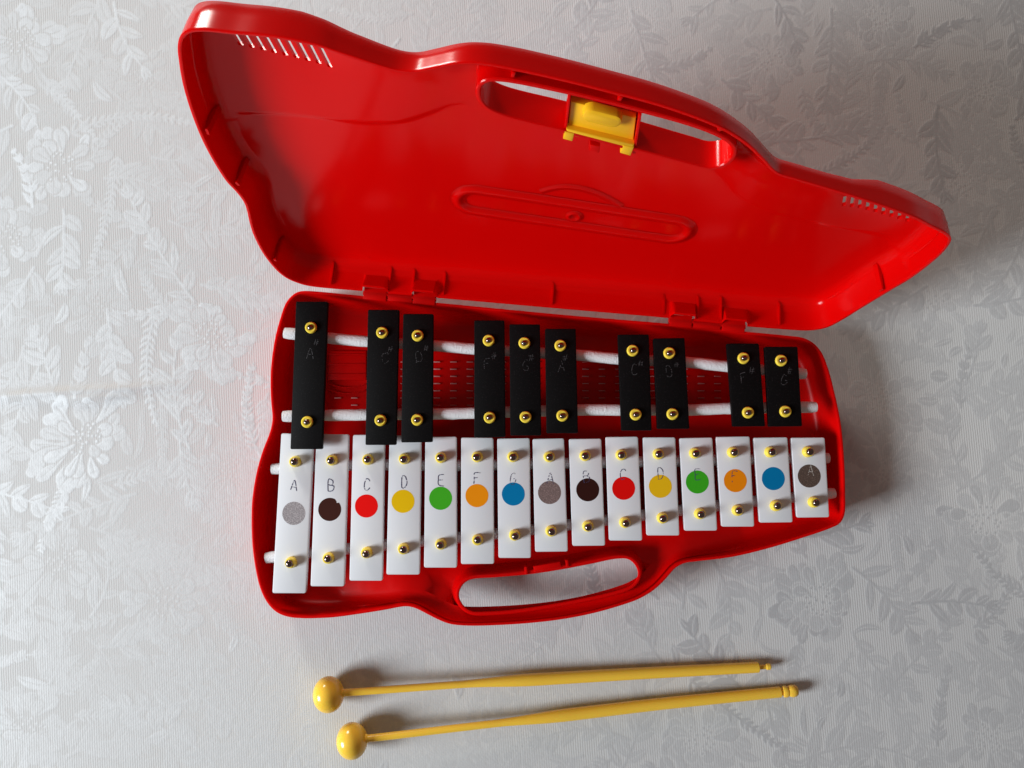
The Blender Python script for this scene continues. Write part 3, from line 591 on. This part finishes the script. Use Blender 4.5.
# ------------------------------------------------------------------ mallets
def mallet(path, label, ring):
    P = V3(path); hc = P[0]; ax = P[1]-P[0]; ax /= np.linalg.norm(ax)
    r = empty('mallet', (hc[0], hc[1], 0)); r['label'] = label; r['category'] = 'mallet'; r['group'] = 'yellow mallets beside the case'
    pl = (hc[0], hc[1], 0)
    bm = bmesh.new()
    z = Vector(ax); x = z.cross(Vector((0, 0, 1))).normalized(); y = z.cross(x)
    fr = Matrix((x, y, z)).transposed()
    prof = [(0, -8.0)]+[(9.35*math.cos(a)**.95, 8.0*math.sin(a)) for a in np.linspace(-math.pi/2+.1, math.pi/2-.24, 22)]+[(2.4, 7.95), (1.9, 8.9)]
    lathe(bm, prof, 40)
    for v in bm.verts: v.co = fr @ v.co + Vector(hc)
    part('head', bm, YELLOW, r, ploc=pl)
    bm = bmesh.new()
    B = P[1:-1] if not ring else P[1:-1]
    Q = resample(catmull(B, False), 2.0, False); L = np.r_[0, np.cumsum(np.linalg.norm(np.diff(Q, axis=0), axis=1))]
    neck = np.linalg.norm(P[3]-P[1]); g = np.clip((L-neck+8)/42, 0, 1); g = g*g*(3-2*g)
    rad = 1.95+g*1.4-.55*np.clip((L-neck-20)/(L[-1]-neck), 0, 1)
    Q = np.vstack([Q, Q[-1]+(Q[-1]-Q[-2])*.3]); rad = np.r_[rad, rad[-1]*.75]
    Q[:, 2] = np.maximum(Q[:, 2], rad+.15)
    tube_bm(bm, Q, rad, 18)
    part('handle', bm, YELLOW, r, ploc=pl)
    bm = bmesh.new(); e = P[-2]; d = P[-1]-P[-2]; ln = np.linalg.norm(d); d /= ln
    if ring:
        k = [(0, 2.5), (.06, 2.0), (.14, 2.0), (.2, 2.9), (.32, 3.2), (.44, 3.0), (.5, 2.5), (.56, 2.9), (.75, 3.3), (.95, 3.1), (1.08, 2.3), (1.14, 1.0)]
    else:
        k = [(-.05, 2.4), (.08, 1.5), (.2, 1.25), (.6, 1.2), (.66, 1.7), (.9, 1.75), (.97, 1.3), (1.02, .8)]
    tube_bm(bm, [e+d*ln*a+np.array([0, 0, max(0, b_+.1-(e+d*ln*a)[2])]) for a, b_ in k], [b for _, b in k], 14)
    part('tip', bm, YELLOW, r, ploc=pl)
mallet(M1, 'yellow mallet nearer the case, its handle ending in a thin stub', False)
mallet(M2, 'yellow mallet farther from the case, its handle ending in a ribbed knob', True)

# ------------------------------------------------------------------ damask tablecloth
random.seed(19)
FX, FY, ST = (-335., 335.), (-225., 295.), .58
gx = np.r_[np.arange(-900, -600, 6.), np.arange(-600, FX[0], 1.5), np.arange(FX[0], FX[1], ST), np.arange(FX[1], 600, 1.5), np.arange(600, 901, 6.)]
gy = np.r_[np.arange(-800, -480, 6.), np.arange(-480, FY[0], 1.5), np.arange(FY[0], FY[1], ST), np.arange(FY[1], 560, 1.5), np.arange(560, 901, 6.)]
nx, ny = len(gx), len(gy)
motif = np.zeros((ny, nx), np.float32)
def window(lo, hi):
    i0, i1 = np.searchsorted(gx, lo[0]), np.searchsorted(gx, hi[0]); j0, j1 = np.searchsorted(gy, lo[1]), np.searchsorted(gy, hi[1])
    return i0, i1, j0, j1
def stamp(sp, wd, val, rib_=0., check=None, soft=.35, cut=False):
    sp = np.asarray(sp, float); wd = np.asarray(wd, float); m = wd.max()+1
    i0, i1, j0, j1 = window(sp.min(0)-m, sp.max(0)+m)
    if i1-i0 < 2 or j1-j0 < 2: return False
    X, Y = np.meshgrid(gx[i0:i1], gy[j0:j1]); best = np.full(X.shape, -9.); dmin = np.full(X.shape, 99.)
    for k in range(len(sp)-1):
        a, b = sp[k], sp[k+1]; d = b-a; l2 = max(d@d, 1e-9)
        t = np.clip(((X-a[0])*d[0]+(Y-a[1])*d[1])/l2, 0, 1)
        dist = np.hypot(X-a[0]-t*d[0], Y-a[1]-t*d[1]); w = wd[k]+(wd[k+1]-wd[k])*t
        best = np.maximum(best, w-dist); dmin = np.minimum(dmin, dist)
    mk = np.clip(best/soft+.5, 0, 1)
    sub = motif[j0:j1, i0:i1]
    if check is not None and mk.sum() > 0 and (mk*sub).sum()/mk.sum() > check: return False
    if rib_ > 0: mk = mk*(1-.75*np.clip((rib_-dmin)/.3+.5, 0, 1))
    if cut: sub *= (1-mk*val)
    else: np.maximum(sub, mk*val, out=sub)
    return True
def halo(sp, wd, val=.9): stamp(sp, np.asarray(wd)+.7, val, soft=.5, cut=True)
def bez(a, b, bow, n=12):
    a, b = V3(a), V3(b); d = b-a; c = (a+b)/2+np.array([-d[1], d[0]])*bow
    t = np.linspace(0, 1, n)[:, None]; return (1-t)**2*a+2*t*(1-t)*c+t*t*b
def leaf(a, ang, L, W, val, bow=0., check=None, rib_=.28, outline=True):
    b = V3(a)+L*np.array([math.cos(ang), math.sin(ang)]); sp = bez(a, b, bow, 9)
    t = np.linspace(0, 1, 9); wd = W*np.sin(math.pi*np.clip(t*.93+.05, 0, 1)**.85)
    if check is None and outline: halo(sp, wd, .8)
    return stamp(sp, wd, val, rib_, check)
U = random.uniform
def flower(c, R, val):
    c = V3(c); a0 = U(0, 6.28); sq = U(.7, .95); ta = U(0, 3.14); a1 = U(0, 6.28)
    ct, st2 = math.cos(ta), math.sin(ta); wob = [U(-.12, .12) for _ in range(4)]
    def pos(r, a):
        r = r*(1+wob[0]*math.sin(2*a+wob[1]*20)+wob[2]*math.sin(5*a+wob[3]*20))
        x, y = r*math.cos(a), r*sq*math.sin(a); return c+np.array([x*ct-y*st2, x*st2+y*ct])
    n = random.randint(8, 12)
    for ringi, (r0, r1) in enumerate(((.50, 1.0), (.30, .66))):
        for k in range(n):
            a = a0+ringi*.3+6.283*k/n+U(-.2, .2); e = r1*U(.75, 1.15)*R*(.72+.38*abs(math.cos((a-a1)/2)))
            if U(0, 1) < .12: continue
            tone = val*U(.6, 1.)
            lobes = random.choice(((0,), (-1, 1), (-1, 0, 1), (-1.4, -.4, .5, 1.4))) if not ringi else (0,)
            for j in lobes:
                p0 = pos(r0*R*.8, a+j*.05); p1 = pos(e*(1-.16*abs(j)*U(.3, 1.2)), a+j*.19+U(-.08, .08))
                sp = bez(p0, p1, U(-.35, .35), 9); t = np.linspace(0, 1, 9)
                wd = R*U(.105, .165)*(.2+.95*t**U(.8, 1.6))*np.where(t > .93, .7, 1)
                if j == lobes[0]: halo(sp, wd, .8)
                stamp(sp, wd, tone*U(.85, 1.), .2 if U(0, 1) < .2 else 0)
                if U(0, 1) < .7: stamp(bez(sp[3], sp[-1], U(-.2, .2), 5), [.25, .3, .3, .3, .1], .7, cut=True)
    for k in range(30):
        r = R*.36*math.sqrt(U(0, 1)); p = pos(r, U(0, 6.28))
        stamp([p, p+(.1, .1)], [1.6, 1.6], .9, soft=.4, cut=True); stamp([p, p+(.05, .05)], [.75, .75], val, soft=.4)
def sprig(a, ang, L, val, check=None, kind=0):
    bow = U(-.25, .25); a = V3(a); b = a+L*np.array([math.cos(ang), math.sin(ang)]); sp = bez(a, b, bow, 18)
    if not stamp(sp, np.linspace(.9, .5, 18), val, 0, check): return False
    n = int(L/(5.5 if kind == 0 else 3.2))
    for k in range(1, n+1):
        t = k/(n+.5); i = min(int(t*17), 16); p = sp[i]; d = sp[i+1]-sp[i]; th = math.atan2(d[1], d[0])
        for sd in ((1, -1) if kind else ((1,) if k % 2 else (-1,))):
            if kind == 0: leaf(p, th+sd*U(.5, 1.0), U(10, 20)*(1.05-.4*t), U(2.2, 4.4), val*U(.75, 1), sd*U(-.3, .3), check and .4)
            else: leaf(p, th+sd*U(.6, .85), U(5, 8)*(1.1-.7*t), U(.8, 1.25), val, sd*.12, check and .45, 0)
    th = math.atan2(*(sp[-1]-sp[-2])[::-1])
    if kind == 0:
        for da in (-.45, 0, .45): leaf(sp[-1], th+da, U(7, 10), 1.9, val, 0, check and .5)
    return True
VAL = [.9, 1, 1, 1, .5, .8, .85, .8, .7, .5, .7, .7, .7, .35, .5, .5, .45, .6, .45, .6, .6, .6, .6, .35, .35, .3, .6, .5, .5]
for (x, y), v in zip(FLOWERS, VAL):
    flower((x, y), U(20, 28), v)
    for k in range(random.randint(3, 5)):
        a = U(0, 6.28); sprig((x+26*math.cos(a), y+24*math.sin(a)), a+U(-.5, .5), U(28, 55), v*U(.55, .8), .12, random.randint(0, 1))
for k in range(2600):
    p = (U(FX[0], FX[1]), U(FY[0], FY[1])); v = U(.5, 1.)*(.6+.4*math.sin(p[0]*.023+1.7*math.sin(p[1]*.019+2))**2)
    if p[0] < 40 and p[1] < -40: v *= .5
    sprig(p, U(0, 6.28), U(26, 70), v, .13, 0 if U(0, 1) < .75 else 1)
for k in range(3000):
    leaf((U(FX[0], FX[1]), U(FY[0], FY[1])), U(0, 6.28), U(8, 20), U(1.2, 3.4), U(.3, .8), U(-.4, .4), .05)
for k in range(2600):                                   # the weave goes on beyond the picture
    p = (U(-590, 590), U(-470, 550))
    if FX[0] < p[0] < FX[1] and FY[0] < p[1] < FY[1]: continue
    if k % 22 == 0: flower(p, U(20, 28), U(.5, 1.))
    else: sprig(p, U(0, 6.28), U(26, 70), U(.4, .95), .13, 0 if U(0, 1) < .75 else 1)
XX, YY = np.meshgrid(gx, gy)
h = .14*motif
h = h+.35*np.sin(XX*.021+1.3*np.sin(YY*.013))*np.sin(YY*.017+.7)          # the cloth never lies quite flat
for (x, y), wx, amp in zip(CREASE, (26, 30, 20, 26), (1.1, 1.7, 1.9, 1.0)):
    h += amp*np.exp(-((XX-x)/wx)**2-((YY-y-.05*(XX-x))/2.6)**2)
h += .5*np.exp(-((XX-XX*0+55+0*YY)/40)**2-((YY+110-.25*(XX+55))/4)**2)*0
keep = np.exp(-np.maximum(0, np.maximum(np.abs(XX-20)-185, np.abs(YY-0)-200))/30)  # flat under the case and mallets
h = h*(1-.0*keep); h -= .55
co = np.empty((ny*nx, 3), np.float32); co[:, 0] = XX.ravel()*MM; co[:, 1] = YY.ravel()*MM; co[:, 2] = h.ravel()*MM
me = bpy.data.meshes.new('tablecloth'); me.vertices.add(nx*ny); me.vertices.foreach_set('co', co.ravel())
jj, ii = np.meshgrid(np.arange(ny-1), np.arange(nx-1), indexing='ij'); a = (jj*nx+ii).ravel()
quads = np.column_stack([a, a+1, a+nx+1, a+nx]).astype(np.int32); nq = len(quads)
me.loops.add(nq*4); me.polygons.add(nq)
me.loops.foreach_set('vertex_index', quads.ravel()); me.polygons.foreach_set('loop_start', np.arange(0, nq*4, 4, dtype=np.int32))
me.polygons.foreach_set('use_smooth', np.ones(nq, bool)); me.update(calc_edges=True)
at = me.attributes.new('motif', 'FLOAT', 'POINT'); at.data.foreach_set('value', motif.ravel())
m = bpy.data.materials.new('white_damask'); m.use_nodes = True; nt = m.node_tree; b = nt.nodes['Principled BSDF']; N = nt.nodes.new; Lk = nt.links.new
an = N('ShaderNodeAttribute'); an.attribute_name = 'motif'
tc = N('ShaderNodeTexCoord')
mp = N('ShaderNodeMapping'); mp.inputs['Rotation'].default_value = (0, 0, math.radians(-4)); Lk(tc.outputs['Object'], mp.inputs['Vector'])
wv = N('ShaderNodeTexWave'); wv.wave_type = 'BANDS'; wv.bands_direction = 'X'; wv.inputs['Scale'].default_value = RIB_SCALE; wv.inputs['Distortion'].default_value = 1.2; wv.inputs['Detail'].default_value = 1; wv.inputs['Detail Scale'].default_value = .4
Lk(mp.outputs['Vector'], wv.inputs['Vector'])
nz = N('ShaderNodeTexNoise'); nz.inputs['Scale'].default_value = 900; nz.inputs['Detail'].default_value = 2; Lk(tc.outputs['Object'], nz.inputs['Vector'])
big = N('ShaderNodeTexNoise'); big.inputs['Scale'].default_value = 7; big.inputs['Detail'].default_value = 2; Lk(tc.outputs['Object'], big.inputs['Vector'])
bmr = N('ShaderNodeMapRange'); bmr.inputs['From Min'].default_value = .3; bmr.inputs['From Max'].default_value = .62; Lk(big.outputs['Fac'], bmr.inputs['Value'])
geo = N('ShaderNodeNewGeometry'); vs = N('ShaderNodeVectorMath'); vs.operation = 'SCALE'; vs.inputs[0].default_value = (-1., .1, 0.)
amt = N('ShaderNodeMath'); amt.operation = 'MULTIPLY'; amt.inputs[1].default_value = CLOTH_TILT
thr = N('ShaderNodeTexNoise'); thr.inputs['Scale'].default_value = 260; thr.inputs['Detail'].default_value = 3; Lk(tc.outputs['Object'], thr.inputs['Vector'])
tmr = N('ShaderNodeMapRange'); tmr.inputs['From Min'].default_value = .3; tmr.inputs['From Max'].default_value = .7; tmr.inputs['To Min'].default_value = .7; tmr.inputs['To Max'].default_value = 1.3; Lk(thr.outputs['Fac'], tmr.inputs['Value'])
tml = N('ShaderNodeMath'); tml.operation = 'MULTIPLY'; Lk(an.outputs['Fac'], tml.inputs[0]); Lk(tmr.outputs['Result'], tml.inputs[1]); Lk(tml.outputs[0], amt.inputs[0]); Lk(amt.outputs[0], vs.inputs['Scale'])
va = N('ShaderNodeVectorMath'); va.operation = 'ADD'; Lk(geo.outputs['Normal'], va.inputs[0]); Lk(vs.outputs[0], va.inputs[1])
vn = N('ShaderNodeVectorMath'); vn.operation = 'NORMALIZE'; Lk(va.outputs[0], vn.inputs[0])
inv = N('ShaderNodeMath'); inv.operation = 'SUBTRACT'; inv.inputs[0].default_value = 1.; Lk(an.outputs['Fac'], inv.inputs[1])
ml = N('ShaderNodeMath'); ml.operation = 'MULTIPLY'; Lk(wv.outputs['Fac'], ml.inputs[0]); Lk(inv.outputs[0], ml.inputs[1])
ml2 = N('ShaderNodeMath'); ml2.operation = 'MULTIPLY'; Lk(ml.outputs[0], ml2.inputs[0]); Lk(bmr.outputs['Result'], ml2.inputs[1])
bp = N('ShaderNodeBump'); bp.inputs['Strength'].default_value = RIB_STR; bp.inputs['Distance'].default_value = .0006; Lk(ml2.outputs[0], bp.inputs['Height']); Lk(vn.outputs[0], bp.inputs['Normal'])
bp2 = N('ShaderNodeBump'); bp2.inputs['Strength'].default_value = .18; bp2.inputs['Distance'].default_value = .0004; Lk(nz.outputs['Fac'], bp2.inputs['Height']); Lk(bp.outputs['Normal'], bp2.inputs['Normal'])
Lk(bp2.outputs['Normal'], b.inputs['Normal'])
def ramp_(lo, hi):
    r = N('ShaderNodeMapRange'); r.inputs['To Min'].default_value = lo; r.inputs['To Max'].default_value = hi; Lk(an.outputs['Fac'], r.inputs['Value']); return r
Lk(ramp_(.62, CLOTH_MROUGH).outputs['Result'], b.inputs['Roughness'])
Lk(ramp_(1.45, CLOTH_MIOR).outputs['Result'], b.inputs['IOR'])
mx = N('ShaderNodeMix'); mx.data_type = 'RGBA'; Lk(an.outputs['Fac'], mx.inputs['Factor'])
mx.inputs['A'].default_value = (*CLOTH_G, 1); mx.inputs['B'].default_value = (*CLOTH_M, 1)
Lk(mx.outputs['Result'], b.inputs['Base Color'])
tg = N('ShaderNodeCombineXYZ'); tg.inputs[1].default_value = 1.; Lk(tg.outputs[0], b.inputs['Tangent'])
Lk(ramp_(0., .75).outputs['Result'], b.inputs['Anisotropic'])
me.materials.append(m)
cloth = bpy.data.objects.new('tablecloth', me); link(cloth); cloth['kind'] = 'structure'
cloth['label'] = 'white damask tablecloth woven with flowers and leaves'

# ------------------------------------------------------------------ light
def lamp(name, loc, tgt, size, power, col):
    l = bpy.data.lights.new(name, 'AREA'); l.shape = 'RECTANGLE'; l.size, l.size_y = size; l.energy = power; l.color = col
    o = bpy.data.objects.new(name, l); o.location = loc
    o.rotation_euler = (Vector(tgt)-Vector(loc)).to_track_quat('-Z', 'Y').to_euler(); return link(o)
for L in LAMPS: lamp(*L)
w = bpy.data.worlds.new('World'); sc.world = w; w.use_nodes = True
bg = w.node_tree.nodes['Background']; bg.inputs['Color'].default_value = (*AMB[0], 1); bg.inputs['Strength'].default_value = AMB[1]

# ------------------------------------------------------------------ camera
cd = bpy.data.cameras.new('Camera'); cam = bpy.data.objects.new('Camera', cd); link(cam)
cd.sensor_fit = 'HORIZONTAL'; cd.sensor_width = 36.; cd.lens = FOCAL/1024*36.; cd.clip_start = .01; cd.clip_end = 50
Mx = Matrix(CAM_R).to_4x4(); Mx.translation = (0, 0, .444); cam.matrix_world = Mx
sc.camera = cam
sc.render.engine = 'CYCLES'
sc.cycles.use_denoising = DENOISE
sc.cycles.denoising_prefilter = 'ACCURATE'; sc.cycles.denoising_input_passes = 'RGB_ALBEDO_NORMAL'
sc.cycles.sample_clamp_indirect = 3.; sc.cycles.caustics_reflective = False
sc.view_settings.view_transform = 'Standard'; sc.view_settings.look = 'None'; sc.view_settings.exposure = EXPO; sc.view_settings.gamma = 1
